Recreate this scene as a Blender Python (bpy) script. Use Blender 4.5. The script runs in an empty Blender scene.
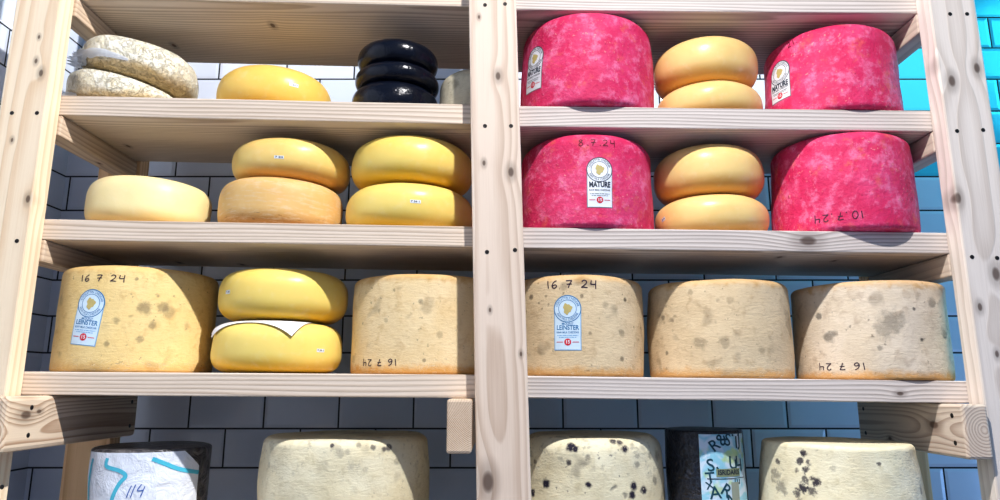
import bpy, bmesh, math, random
from mathutils import Vector, Matrix, noise
from mathutils.bvhtree import BVHTree

PI = math.pi
scene = bpy.context.scene
COL = scene.collection
F = 676.0
TH = math.radians(11.29)
ZC = 1.25
CT, ST = math.cos(TH), math.sin(TH)

# ------------------------------------------------------------------ camera model
def ray(px, py):
    u = (px - 500.0) / F
    v = (250.0 - py) / F
    return Vector((u, CT - v * ST, ST + v * CT))

def at(px, py, Y):
    d = ray(px, py)
    t = Y / d.y
    return Vector((d.x * t, Y, ZC + d.z * t))

cam_d = bpy.data.cameras.new('camera')
cam_d.sensor_width = 36.0
cam_d.lens = F / 1000.0 * 36.0
cam = bpy.data.objects.new('camera', cam_d)
cam.location = (0, 0, ZC)
cam.rotation_euler = (PI / 2 + TH, 0, 0)
COL.objects.link(cam)
scene.camera = cam

# ------------------------------------------------------------------ object helpers
def link(name, bm, mat, parent=None, loc=(0, 0, 0), smooth=False):
    me = bpy.data.meshes.new(name)
    bm.normal_update()
    bm.to_mesh(me)
    bm.free()
    if smooth:
        for p in me.polygons:
            p.use_smooth = True
    if mat:
        me.materials.append(mat)
    o = bpy.data.objects.new(name, me)
    o.location = loc
    COL.objects.link(o)
    if parent:
        o.parent = parent
    return o

def tag(o, label=None, cat=None, group=None, kind=None):
    if label: o['label'] = label
    if cat: o['category'] = cat
    if group: o['group'] = group
    if kind: o['kind'] = kind
    return o

# ------------------------------------------------------------------ node helpers
class NT:
    def __init__(self, name):
        self.m = bpy.data.materials.new(name)
        self.m.use_nodes = True
        self.t = self.m.node_tree
        self.t.nodes.clear()
        self.out = self.n('ShaderNodeOutputMaterial')
        self.b = self.n('ShaderNodeBsdfPrincipled')
        self.l(self.b.outputs[0], self.out.inputs[0])
    def n(self, typ, **kw):
        nd = self.t.nodes.new(typ)
        for k, v in kw.items():
            setattr(nd, k, v)
        return nd
    def l(self, a, b):
        self.t.links.new(a, b)
    def put(self, val, sock):
        if hasattr(val, 'is_output') or isinstance(val, bpy.types.NodeSocket):
            self.l(val, sock)
        else:
            sock.default_value = val
    def math(self, op, a, b=0.0, c=0.0, clamp=False):
        nd = self.n('ShaderNodeMath', operation=op, use_clamp=clamp)
        self.put(a, nd.inputs[0]); self.put(b, nd.inputs[1]); self.put(c, nd.inputs[2])
        return nd.outputs[0]
    def vmath(self, op, a, b=(0, 0, 0), out=0):
        nd = self.n('ShaderNodeVectorMath', operation=op)
        self.put(a, nd.inputs[0]); self.put(b, nd.inputs[1])
        return nd.outputs[out]
    def mix(self, fac, a, b, typ='MIX'):
        nd = self.n('ShaderNodeMix', data_type='RGBA', blend_type=typ)
        self.put(fac, nd.inputs[0])
        self.put(a if not isinstance(a, tuple) else (*a, 1)[:4], nd.inputs[6])
        self.put(b if not isinstance(b, tuple) else (*b, 1)[:4], nd.inputs[7])
        return nd.outputs[2]
    def noise(self, vec, scale, detail=3, rough=0.55, dist=0.0, col=False):
        nd = self.n('ShaderNodeTexNoise')
        self.l(vec, nd.inputs['Vector'])
        nd.inputs['Scale'].default_value = scale
        nd.inputs['Detail'].default_value = detail
        nd.inputs['Roughness'].default_value = rough
        nd.inputs['Distortion'].default_value = dist
        return nd.outputs['Color' if col else 'Fac']
    def ramp(self, fac, lo, hi):
        nd = self.n('ShaderNodeMapRange', interpolation_type='SMOOTHSTEP')
        self.put(fac, nd.inputs[0])
        nd.inputs[1].default_value = lo
        nd.inputs[2].default_value = hi
        return nd.outputs[0]
    def coords(self, seed=None):
        tc = self.n('ShaderNodeTexCoord').outputs['Object']
        if seed is None:
            oi = self.n('ShaderNodeObjectInfo').outputs['Random']
            off = self.math('MULTIPLY', oi, 17.0)
            return tc, self.vmath('ADD', tc, off)
        return tc, self.vmath('ADD', tc, (seed * 3.17, seed * 1.31, seed * 2.23))
    def bump(self, h, strength, dist=0.002):
        nd = self.n('ShaderNodeBump')
        self.l(h, nd.inputs['Height'])
        nd.inputs['Strength'].default_value = strength
        nd.inputs['Distance'].default_value = dist
        self.l(nd.outputs[0], self.b.inputs['Normal'])

def s2l(r, g, b):
    def f(c):
        c /= 255.0
        return c / 12.92 if c <= 0.04045 else ((c + 0.055) / 1.055) ** 2.4
    return (f(r), f(g), f(b))

def plain(name, rgb, rough=0.6, spec=0.4, metal=0.0):
    t = NT(name)
    tc, v = t.coords(1)
    n = t.noise(v, 60, 3)
    c = t.mix(n, tuple(x * 0.9 for x in rgb), tuple(min(1, x * 1.08) for x in rgb))
    t.l(c, t.b.inputs['Base Color'])
    t.b.inputs['Roughness'].default_value = rough
    t.b.inputs['Specular IOR Level'].default_value = spec
    t.b.inputs['Metallic'].default_value = metal
    return t.m

# ------------------------------------------------------------------ wood
def wood(name, axis, pith, light, dark, seed, freq=110.0, knots=(), wob=0.02, grey=0.0, contrast=0.55):
    """solid pine: growth rings round a pith line that runs along `axis`; knots = [(x,y,z,r)] in object space"""
    t = NT(name)
    tc, v = t.coords(seed)
    sc = [1, 1, 1]; sc[axis] = 0.10
    st = t.vmath('MULTIPLY', v, tuple(sc))
    wn = t.noise(st, 9.0, 2, 0.5, col=True)
    wn = t.vmath('SUBTRACT', wn, (0.5, 0.5, 0.5))
    wn = t.vmath('MULTIPLY', wn, (wob * 2, wob * 2, wob * 2))
    p = t.vmath('ADD', tc, wn)
    p = t.vmath('SUBTRACT', p, pith)
    msk = [1, 1, 1]; msk[axis] = 0.035
    p = t.vmath('MULTIPLY', p, tuple(msk))
    d = t.vmath('LENGTH', p, out=1)
    kdark = None
    for (kx, ky, kz, r) in knots:
        q = t.vmath('SUBTRACT', tc, (kx, ky, kz))
        ks = [1, 1, 1]; ks[axis] = 0.55
        if axis != 1: ks[1] = 0.3
        q = t.vmath('MULTIPLY', q, tuple(ks))
        L = t.vmath('LENGTH', q, out=1)
        g = t.math('EXPONENT', t.math('MULTIPLY', t.math('POWER', t.math('DIVIDE', L, r * 2.6), 2.0), -1.0))
        d = t.math('ADD', d, t.math('MULTIPLY', g, r * 0.8))
        core = t.ramp(L, r * 1.0, r * 0.35)
        halo = t.math('MULTIPLY', t.ramp(L, r * 1.9, r * 0.7), 0.32)
        kd = t.math('MAXIMUM', t.math('MULTIPLY', core, 0.85), halo)
        kdark = kd if kdark is None else t.math('MAXIMUM', kdark, kd)
    ph = t.math('MULTIPLY', d, freq)
    fr = t.math('FRACT', ph)
    ring = t.math('MULTIPLY', t.ramp(fr, 0.25, 0.9), t.ramp(fr, 1.0, 0.9))
    fs = [1, 1, 1]; fs[axis] = 0.02
    fib = t.noise(t.vmath('MULTIPLY', v, tuple(fs)), 330, 3, 0.6)
    blot = t.noise(st, 14, 3)
    fac = t.math('ADD', t.math('MULTIPLY', ring, contrast), t.math('MULTIPLY', t.math('SUBTRACT', fib, 0.5), 0.55))
    fac = t.math('ADD', fac, t.math('MULTIPLY', t.math('SUBTRACT', blot, 0.5), 0.7), clamp=True)
    c = t.mix(fac, light, dark)
    if grey:
        c = t.mix(grey, c, (0.52, 0.49, 0.47))
    if kdark is not None:
        c = t.mix(kdark, c, (0.075, 0.04, 0.028))
    t.l(c, t.b.inputs['Base Color'])
    t.b.inputs['Roughness'].default_value = 0.62
    t.b.inputs['Specular IOR Level'].default_value = 0.25
    t.bump(t.math('ADD', fib, ring), 0.25, 0.0012)
    return t.m

# ------------------------------------------------------------------ cheese materials
def rind_cheddar(name, base, dark, patch, seed, spots=0.5, H=0.2, orange=0.0, spot_col=(0.13, 0.10, 0.075), mould=0.0):
    t = NT(name)
    tc, v = t.coords(seed)
    n1 = t.noise(v, 13, 5, 0.62)
    n2 = t.noise(v, 42, 4, 0.6, 0.4)
    n3 = t.noise(t.vmath('MULTIPLY', v, (1, 1, 3.5)), 70, 4, 0.7)
    c = t.mix(t.ramp(n1, 0.30, 0.72), base, patch)
    c = t.mix(t.math('MULTIPLY', t.ramp(n3, 0.48, 0.75), 0.22), c, dark)
    c = t.mix(t.math('MULTIPLY', t.ramp(n2, 0.50, 0.74), 0.45), c, dark)
    soft = t.noise(v, 21, 1, 0.4)
    c = t.mix(t.math('MULTIPLY', t.ramp(soft, 0.64, 0.74), spots * 0.55), c, spot_col)
    pits = t.noise(v, 27, 2, 0.5)
    pit = t.math('MULTIPLY', t.ramp(pits, 0.70, 0.80), spots)
    c = t.mix(pit, c, spot_col)
    fine = t.noise(v, 95, 2, 0.5)
    c = t.mix(t.math('MULTIPLY', t.ramp(fine, 0.68, 0.76), spots * 0.8), c, spot_col)
    sep = t.n('ShaderNodeSeparateXYZ'); t.l(tc, sep.inputs[0])
    z = sep.outputs['Z']
    if mould > 0:
        zz = t.math('ADD', t.math('DIVIDE', z, H), t.math('MULTIPLY', t.math('SUBTRACT', n1, 0.5), 0.4))
        up = t.ramp(zz, 0.35, 0.98)
        mm = t.math('MULTIPLY', t.ramp(t.noise(v, 34, 5, 0.65), 0.56, 0.64), up)
        c = t.mix(t.math('MULTIPLY', mm, mould), c, (0.035, 0.03, 0.045))
    if orange > 0:
        zz = t.math('ADD', z, t.math('MULTIPLY', t.math('SUBTRACT', n2, 0.5), 0.03))
        c = t.mix(t.math('MULTIPLY', t.ramp(zz, 0.024, 0.004), orange), c, (0.62, 0.30, 0.06))
        c = t.mix(t.math('MULTIPLY', t.ramp(zz, H - 0.022, H - 0.004), orange * 0.7), c, (0.62, 0.34, 0.09))
    # cloth crease lines near the foot and pale cracks
    cr = t.noise(t.vmath('MULTIPLY', v, (1, 1, 2.6)), 38, 2, 0.5, 1.2)
    crack = t.math('MULTIPLY', t.ramp(t.math('ABSOLUTE', t.math('SUBTRACT', cr, 0.5)), 0.02, 0.0), t.ramp(z, 0.05, 0.01))
    c = t.mix(t.math('MULTIPLY', crack, 0.5), c, (0.72, 0.62, 0.46))
    t.l(c, t.b.inputs['Base Color'])
    t.b.inputs['Roughness'].default_value = 0.78
    t.b.inputs['Specular IOR Level'].default_value = 0.2
    h = t.math('SUBTRACT', t.math('ADD', n3, t.math('MULTIPLY', n2, 1.5)), t.math('MULTIPLY', pit, 2.0))
    t.bump(t.math('SUBTRACT', h, crack), 0.4, 0.003)
    return t.m

def rind_red(name, seed, base=(0.66, 0.030, 0.125), pink=(0.84, 0.23, 0.40)):
    t = NT(name)
    tc, v = t.coords(seed)
    n1 = t.noise(v, 16, 5, 0.65)
    n2 = t.noise(v, 36, 5, 0.7)
    n3 = t.noise(v, 130, 3, 0.6)
    c = t.mix(t.ramp(n1, 0.40, 0.68), base, (0.74, 0.07, 0.20))
    c = t.mix(t.math('MULTIPLY', t.ramp(n2, 0.47, 0.70), 0.8), c, pink)
    c = t.mix(t.math('MULTIPLY', t.ramp(t.noise(v, 24, 4, 0.7), 0.54, 0.72), 0.55), c, (0.74, 0.16, 0.10))
    big = t.noise(v, 7, 2)
    sp = t.math('MULTIPLY', t.ramp(n3, 0.63, 0.70), t.ramp(big, 0.42, 0.60))
    c = t.mix(t.math('MULTIPLY', sp, 0.6), c, (0.85, 0.42, 0.36))
    dk = t.ramp(t.noise(v, 75, 3, 0.6), 0.68, 0.76)
    c = t.mix(t.math('MULTIPLY', dk, 0.7), c, (0.22, 0.008, 0.03))
    t.l(c, t.b.inputs['Base Color'])
    t.b.inputs['Roughness'].default_value = 0.62
    t.b.inputs['Specular IOR Level'].default_value = 0.3
    t.bump(t.math('ADD', t.math('MULTIPLY', n2, 1.6), n3), 0.5, 0.0035)
    return t.m

def rind_wax(name, base, edge, seed, H, rough=0.34, streak=0.0):
    t = NT(name)
    tc, v = t.coords(seed)
    n1 = t.noise(v, 9, 3)
    sep = t.n('ShaderNodeSeparateXYZ'); t.l(tc, sep.inputs[0])
    zz = t.math('ADD', t.math('DIVIDE', sep.outputs['Z'], H), t.math('MULTIPLY', t.math('SUBTRACT', n1, 0.5), 0.25))
    c = t.mix(t.ramp(zz, 0.34, 0.06), base, edge)
    c = t.mix(t.math('MULTIPLY', t.ramp(n1, 0.4, 0.75), 0.3), c, edge)
    n2 = t.noise(v, 55, 3)
    if streak:
        s = t.noise(t.vmath('MULTIPLY', v, (1, 1, 6)), 32, 4, 0.7)
        c = t.mix(t.math('MULTIPLY', t.ramp(s, 0.48, 0.66), streak), c, (0.74, 0.55, 0.33))
        c = t.mix(t.math('MULTIPLY', t.ramp(t.noise(t.vmath('MULTIPLY', v, (1, 1, 4)), 50, 3), 0.6, 0.72),
                         t.math('MULTIPLY', t.ramp(zz, 0.4, 0.1), 0.8)), c, (0.28, 0.13, 0.035))
    c = t.mix(t.math('MULTIPLY', t.ramp(n2, 0.5, 0.8), 0.12), c, (0.9, 0.85, 0.7))
    t.l(c, t.b.inputs['Base Color'])
    t.b.inputs['Roughness'].default_value = rough
    t.b.inputs['Specular IOR Level'].default_value = 0.4
    t.b.inputs['Subsurface Weight'].default_value = 0.08
    t.b.inputs['Subsurface Radius'].default_value = (0.02, 0.01, 0.003)
    t.bump(n2, 0.12, 0.003)
    return t.m

def rind_black(name, seed):
    t = NT(name)
    tc, v = t.coords(seed)
    n1 = t.noise(v, 28, 3)
    n2 = t.noise(v, 110, 3, 0.6)
    c = t.mix(n1, (0.0025, 0.004, 0.009), (0.007, 0.010, 0.022))
    t.l(c, t.b.inputs['Base Color'])
    t.b.inputs['Roughness'].default_value = 0.22
    t.b.inputs['Specular IOR Level'].default_value = 0.35
    t.bump(t.math('ADD', t.math('MULTIPLY', n1, 2), n2), 0.35, 0.003)
    return t.m

def rind_cloth(name, seed):
    t = NT(name)
    tc, v = t.coords(seed)
    n1 = t.noise(v, 11, 4, 0.6, 0.5)
    n2 = t.noise(v, 55, 5, 0.7, 0.8)
    n3 = t.noise(v, 150, 3, 0.6)
    c = t.mix(t.ramp(n2, 0.3, 0.7), s2l(242, 234, 206), s2l(250, 247, 234))
    vein = t.ramp(t.math('ABSOLUTE', t.math('SUBTRACT', t.noise(v, 55, 4, 0.7, 0.4), 0.5)), 0.03, 0.0)
    c = t.mix(t.math('MULTIPLY', vein, 0.32), c, s2l(206, 186, 136))
    c = t.mix(t.math('MULTIPLY', t.ramp(n1, 0.56, 0.72), 0.5), c, s2l(214, 186, 122))
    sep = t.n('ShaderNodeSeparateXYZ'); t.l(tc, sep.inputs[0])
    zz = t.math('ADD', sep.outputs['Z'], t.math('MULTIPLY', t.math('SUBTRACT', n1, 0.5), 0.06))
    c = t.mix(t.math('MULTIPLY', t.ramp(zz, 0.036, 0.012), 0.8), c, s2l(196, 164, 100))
    t.l(c, t.b.inputs['Base Color'])
    t.b.inputs['Roughness'].default_value = 0.55
    t.bump(t.math('ADD', t.math('MULTIPLY', n2, 2), t.math('ADD', n3, t.math('MULTIPLY', vein, 0.8))), 0.8, 0.004)
    return t.m

def wrap_dark(name, seed, a=(0.02, 0.022, 0.028), b=(0.09, 0.09, 0.10), net=False):
    t = NT(name)
    tc, v = t.coords(seed)
    n1 = t.noise(v, 30, 4, 0.6, 1.5)
    n2 = t.noise(v, 12, 3)
    c = t.mix(t.ramp(n1, 0.35, 0.7), a, b)
    if net:
        vo = t.n('ShaderNodeTexVoronoi', feature='DISTANCE_TO_EDGE')
        t.l(t.vmath('MULTIPLY', v, (1, 1, 0.5)), vo.inputs['Vector']); vo.inputs['Scale'].default_value = 130
        c = t.mix(t.math('MULTIPLY', t.ramp(vo.outputs['Distance'], 0.12, 0.03), 0.25), c, (0.06, 0.08, 0.12))
    t.l(c, t.b.inputs['Base Color'])
    t.b.inputs['Roughness'].default_value = 0.28
    t.bump(t.math('ADD', t.math('MULTIPLY', n1, 2), n2), 0.7, 0.006)
    return t.m

def paper_mat(name, rgb, rough=0.5, crumple=0.0, irid=False, transl=0.0):
    t = NT(name)
    tc, v = t.coords(2)
    n = t.noise(v, 24, 4, 0.6, 1.2)
    c = t.mix(n, tuple(x * 0.92 for x in rgb), tuple(min(1, x * 1.04) for x in rgb))
    if irid:
        n2 = t.noise(v, 30, 2, 0.5, 1.0)
        c = t.mix(t.ramp(n2, 0.42, 0.60), c, s2l(150, 205, 226))
        c = t.mix(t.math('MULTIPLY', t.ramp(t.noise(t.vmath('ADD', v, (5, 3, 1)), 26, 2), 0.56, 0.68), 0.7), c, s2l(176, 205, 120))
    t.l(c, t.b.inputs['Base Color'])
    t.b.inputs['Roughness'].default_value = rough
    if transl:
        t.b.inputs['Transmission Weight'].default_value = transl
        t.b.inputs['Roughness'].default_value = 0.35
        t.b.inputs['IOR'].default_value = 1.15
    if crumple:
        t.bump(n, crumple, 0.006)
    return t.m

# ------------------------------------------------------------------ tiles
def tile_mat(name, along, offx, offz, a, b, turq=None):
    t = NT(name)
    tc = t.n('ShaderNodeTexCoord').outputs['Object']
    sep = t.n('ShaderNodeSeparateXYZ'); t.l(tc, sep.inputs[0])
    cx = t.math('ADD', sep.outputs[along], offx)
    cz = t.math('ADD', sep.outputs['Z'], offz)
    comb = t.n('ShaderNodeCombineXYZ'); t.l(cx, comb.inputs[0]); t.l(cz, comb.inputs[1])
    def brick(mortar, smooth):
        br = t.n('ShaderNodeTexBrick'); br.offset = 0.5; br.offset_frequency = 2; br.squash = 1.0
        t.l(comb.outputs[0], br.inputs['Vector'])
        br.inputs['Scale'].default_value = 1.0
        br.inputs['Brick Width'].default_value = 0.2
        br.inputs['Row Height'].default_value = 0.1
        br.inputs['Mortar Size'].default_value = mortar
        br.inputs['Mortar Smooth'].default_value = smooth
        br.inputs['Color1'].default_value = (*a, 1); br.inputs['Color2'].default_value = (*b, 1)
        br.inputs['Mortar'].default_value = (0.018, 0.02, 0.026, 1)
        return br
    b1 = brick(0.0024, 0.1)
    n = t.noise(tc, 6, 3)
    bc = b1.outputs['Color']
    if turq:                       # base colour turned turquoise in the upper right of the wall
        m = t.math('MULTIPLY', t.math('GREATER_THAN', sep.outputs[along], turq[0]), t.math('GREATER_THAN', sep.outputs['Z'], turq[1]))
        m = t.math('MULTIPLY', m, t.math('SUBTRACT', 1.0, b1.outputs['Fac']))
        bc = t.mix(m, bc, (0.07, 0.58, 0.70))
    c = t.mix(t.math('MULTIPLY', n, 0.25), bc, (0.30, 0.33, 0.38), 'MULTIPLY')
    t.l(c, t.b.inputs['Base Color'])
    b2 = brick(0.011, 0.85)
    b3 = brick(0.0018, 0.4)
    rgh = t.math('ADD', t.math('MULTIPLY', b1.outputs['Fac'], 0.6), 0.16)
    t.l(rgh, t.b.inputs['Roughness'])
    wav = t.noise(tc, 11, 2)
    h = t.math('SUBTRACT', 1.0, t.math('ADD', t.math('MULTIPLY', b2.outputs['Fac'], 0.6), t.math('MULTIPLY', b3.outputs['Fac'], 0.6)))
    t.bump(t.math('ADD', h, t.math('MULTIPLY', wav, 0.35)), 0.6, 0.004)
    return t.m

def concrete(name, rgb):
    t = NT(name)
    tc, v = t.coords(1)
    n = t.noise(v, 5, 6, 0.6)
    c = t.mix(n, tuple(x * 0.7 for x in rgb), rgb)
    t.l(c, t.b.inputs['Base Color'])
    t.b.inputs['Roughness'].default_value = 0.7
    t.bump(t.noise(v, 60, 4), 0.2, 0.003)
    return t.m

# ------------------------------------------------------------------ geometry helpers
def box_bm(sx, sy, sz, bev=0.003, origin='center', segs=2):
    bm = bmesh.new()
    bmesh.ops.create_cube(bm, size=1.0)
    for v in bm.verts:
        v.co = Vector((v.co.x * sx, v.co.y * sy, v.co.z * sz))
    if bev:
        bmesh.ops.bevel(bm, geom=bm.edges[:], offset=bev, segments=segs, affect='EDGES', profile=0.5)
    return bm

# ---- room shell
YW, XL = 1.86, -1.245
zj = ZC + at(300, 428.6, YW).z - ZC      # a horizontal joint
A_T, B_T = s2l(212, 220, 234), s2l(220, 226, 238)
def slab(name, x0, x1, y0, y1, z0, z1, mat, rot=0):
    bm = bmesh.new()
    bmesh.ops.create_cube(bm, size=1.0)
    for v in bm.verts:
        v.co = Vector(((v.co.x + .5) * (x1 - x0) + x0, (v.co.y + .5) * (y1 - y0) + y0, (v.co.z + .5) * (z1 - z0) + z0))
    o = link(name, bm, mat)
    tag(o, kind='structure')
    return o
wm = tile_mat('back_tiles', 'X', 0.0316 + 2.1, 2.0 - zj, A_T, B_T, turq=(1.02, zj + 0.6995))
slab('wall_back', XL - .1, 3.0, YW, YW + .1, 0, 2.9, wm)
lm = tile_mat('side_tiles', 'Y', -YW + 4.0 + 0.085, 2.0 - zj, A_T, B_T)
slab('wall_left', XL - .1, XL, -1.2, YW, 0, 2.9, lm)
slab('floor', XL - .1, 3.0, -1.2, YW + .1, -0.1, 0, concrete('concrete', (0.075, 0.075, 0.08)))

# ------------------------------------------------------------------ shelving rack
YP0, YP1, YS0, YS1 = 1.30, 1.345, 1.3455, 1.648
rack = bpy.data.objects.new('shelving_rack', None)
COL.objects.link(rack)
rack.location = (0, 1.48, 0)
tag(rack, 'large pale timber shelving rack of planks and posts holding all the cheese wheels', 'shelving rack')

def part(name, bm, mat, loc, parent=rack, smooth=False):
    o = link(name, bm, mat, None, loc, smooth)
    o.parent = parent
    base = Vector((0, 0, 0))
    p = parent
    while p:
        base += p.location; p = p.parent
    o.location = Vector(loc) - base
    return o

PINE_L, PINE_D = s2l(246, 220, 184), s2l(208, 164, 112)
PALE_L, PALE_D = s2l(240, 222, 196), s2l(204, 176, 140)

screw_mat = plain('screw_steel', (0.035, 0.03, 0.028), 0.45, 0.5, 0.5)
def screw_bm(r=0.0042):
    bm = bmesh.new()
    n = 14
    prof = [(r, 0.0000), (r, 0.0004), (r * .8, 0.0007), (r * .45, 0.0004)]
    rings = []
    for (rr, y) in prof:
        rings.append([bm.verts.new((rr * math.cos(2 * PI * k / n), -y, rr * math.sin(2 * PI * k / n))) for k in range(n)])
    for a, b in zip(rings, rings[1:]):
        for k in range(n):
            bm.faces.new((a[k], a[(k + 1) % n], b[(k + 1) % n], b[k]))
    bm.faces.new(rings[-1])
    for s in (0, 1):                    # cross recess ribs
        w, l = r * .12, r * .62
        d = (l, w) if s == 0 else (w, l)
        vs = [bm.verts.new((sx * d[0], -0.0009, sz * d[1])) for sx, sz in ((-1, -1), (1, -1), (1, 1), (-1, 1))]
        bm.faces.new(vs)
    bmesh.ops.recalc_face_normals(bm, faces=bm.faces[:])
    return bm

def post(x0, x1, y0, y1, z0, z1, mat_kw, knots_px=(), screws_px=(), tilt=0.0, name='post'):
    cx, cy, cz = (x0 + x1) / 2, (y0 + y1) / 2, (z0 + z1) / 2
    R = Matrix.Rotation(-tilt, 3, 'Y')
    kn = []
    for (px, py, r) in knots_px:
        p = at(px, py, y0) - Vector((cx, cy, cz))
        p = R @ p
        kn.append((p.x, p.y, p.z, r))
    m = wood(name + '_pine', 2, knots=kn, **mat_kw)
    bm = box_bm(x1 - x0, y1 - y0, z1 - z0, 0.0035)
    o = part(name, bm, m, (cx, cy, cz))
    o.rotation_euler = (0, tilt, 0)
    for (px, py) in screws_px:
        p = at(px, py, y0) - Vector((cx, cy, cz))
        p = R @ p
        s = link('screw', screw_bm(), screw_mat, o, (p.x, -(y1 - y0) / 2 - 0.0001, p.z))
    return o

post(-1.0250, -0.9305, YP0, YP1, 0.0, 2.45,
     dict(pith=(0.03, 0.05, 0), light=s2l(244, 225, 197), dark=s2l(216, 178, 136), seed=3, freq=75, wob=0.02, contrast=0.45),
     [(39, 37, .004), (36, 61, .005), (41, 73, .007), (57, 92, .006), (28, 199, .007), (12, 140, .004), (31, 309, .004)],
     [(12, 113), (37, 113), (17, 241), (2, 487)], name='front_post')
post(-0.0472, 0.0533, YP0, YP1, 0.0, 2.45,
     dict(pith=(-0.012, 0.03, 0), light=s2l(232, 214, 196), dark=s2l(190, 164, 142), seed=5, freq=90, wob=0.024, contrast=0.5),
     [(498, 76, .008), (484, 163, .005), (511, 172, .009), (490, 310, .004), (521, 354, .004), (488, 482, .0165), (479, 17, .004)],
     [(485, 5), (505, 4), (485, 126), (511, 126), (487, 252), (515, 250)], tilt=math.radians(-1.32), name='front_post')
post(0.9085, 1.0060, YP0, YP1, 0.0, 2.45,
     dict(pith=(0.0, 0.04, 0), light=s2l(228, 217, 206), dark=s2l(184, 168, 154), seed=7, freq=70, wob=0.022, contrast=0.45),
     [(952, 81, .011), (934, 64, .009), (977, 68, .01), (958, 198, .010), (996, 274, .012), (980, 307, .007), (967, 341, .006), (997, 354, .006)],
     [(950, 14), (967, 14), (957, 131), (983, 130), (972, 257), (997, 258)], name='front_post')
for x0, x1, sd in ((-1.0240, -0.9185, 9), (-0.055, 0.045, 10), (0.9085, 1.0060, 11)):
    post(x0, x1, 1.650, 1.695, 0.0, 2.45, dict(pith=(0.0, 0.06, 0), light=s2l(226, 190, 148), dark=s2l(186, 142, 98), seed=sd, freq=90), name='rear_post')

# shelves: (top-left px, top-right px, bottom-left px, bottom-right px)
SH = {
    (0, 'L'): ((80, -24), (463, -15.0), (80, -2.5), (463, 6)),
    (0, 'R'): ((518, -12.5), (915, -9), (518, 9.5), (915, 13.5)),
    (1, 'L'): ((65, 95.2), (463, 104.0), (62, 115.5), (463, 123.5)),
    (1, 'R'): ((520, 105.7), (929, 110.5), (520, 126.5), (929, 131)),
    (2, 'L'): ((47, 219.0), (466, 226.2), (45, 240), (466, 246.3)),
    (2, 'R'): ((523, 227.2), (944, 232.6), (523, 248), (944, 253.3)),
    (3, 'L'): ((28, 371.5), (468, 374.6), (25, 395), (468, 398)),
    (3, 'R'): ((527, 375.8), (965, 381), (527, 398.5), (965, 403)),
}
SHELF = {}
def line(p, q, X):
    return p.z + (q.z - p.z) * (X - p.x) / (q.x - p.x)
def shelf_z(row, side, X):
    return SHELF[(row, side)][0](X)
def shelf_slope(row, side):
    return SHELF[(row, side)][1]

shelf_knots = {(2, 'R'): [(808, 240, .015)], (1, 'L'): [], (3, 'R'): [(900, 392, .006)], (0, 'R'): [], (1, 'R'): []}
sd = 20
for (row, side), c in SH.items():
    tl, tr, bl, br = [at(p[0], p[1], YS0) for p in c]
    x0, x1 = (-1.022, -0.0015) if side == 'L' else (0.0015, 1.004)
    if row == 3:
        x0, x1 = (-0.9185 - 0.10, -0.0015) if side == 'L' else (0.0015, 1.004)
    slope = (tr.z - tl.z) / (tr.x - tl.x)
    zt = lambda X, tl=tl, tr=tr: line(tl, tr, X)
    th = ((tl.z - bl.z) + (tr.z - br.z)) / 2
    SHELF[(row, side)] = (zt, slope, th)
    cx = (x0 + x1) / 2
    cz = zt(cx) - th / 2
    sd += 1
    warm = dict(light=s2l(229, 214, 197), dark=s2l(170, 148, 126)) if side == 'L' else dict(light=s2l(222, 212, 204), dark=s2l(152, 138, 130))
    kn = []
    for (px, py, r) in shelf_knots.get((row, side), []):
        p = at(px, py, YS0)
        kn.append((p.x - cx, p.y - (YS0 + YS1) / 2, p.z - cz, r))
    rnd = random.Random(sd)
    for _ in range(2):
        kn.append((rnd.uniform(-.45, .45), rnd.uniform(-.1, .13), -th / 2, rnd.uniform(.003, .005)))
    m = wood('shelf_pine', 0, (0, -.15 + rnd.uniform(-.03, .03), rnd.choice((-1, 1)) * rnd.uniform(.05, .09)), seed=sd, freq=125, knots=kn, wob=0.026, contrast=0.62, **warm)
    o = part('shelf_board', box_bm((x1 - x0) / math.cos(slope), YS1 - YS0, th, 0.0022), m, (cx, (YS0 + YS1) / 2, cz))
    o.rotation_euler = (0, -math.atan(slope), 0)
# bottom shelf (below the frame) that carries the lowest row
Z4 = at(500, 433, YS0 + .02).z - 0.205
for x0, x1 in ((-0.917, -0.0015), (0.0015, 0.90)):
    m = wood('shelf_pine', 0, (0, 0, -.03), seed=sd + 9, light=PALE_L, dark=PALE_D)
    part('shelf_board', box_bm(x1 - x0, YS1 - YS0, .045, .0022), m, ((x0 + x1) / 2, (YS0 + YS1) / 2, Z4 - .0225))
# battens below shelves 0-2 run from the front posts back to the rear posts
for row in (0, 1, 2):
    for side, xs in (('L', (-0.9705, -0.9255)), ('R', (0.9085, 0.9535)), ('M', (-0.022, 0.02))):
        sdk = 'L' if side != 'R' else 'R'
        xm = sum(xs) / 2
        z1 = min(shelf_z(row, sdk, xs[0]), shelf_z(row, sdk, xs[1])) - SHELF[(row, sdk)][2] - 0.0006
        if side == 'M':
            z1 = min(z1, shelf_z(row, 'R', xs[1]) - SHELF[(row, 'R')][2] - 0.0006)
        h = 0.045
        sd += 1
        m = wood('batten_pine', 1, (0.03, 0, 0.04), seed=sd, light=s2l(218, 198, 174), dark=s2l(174, 146, 120), freq=100, grey=(.35 if side == 'R' else 0.0),
                 knots=[(0, 0.03, -h / 2, .005)])
        part('bearer', box_bm(xs[1] - xs[0], 1.6495 - 1.3455, h, .003), m, (xm, (1.6495 + 1.3455) / 2, z1 - h / 2))
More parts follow.
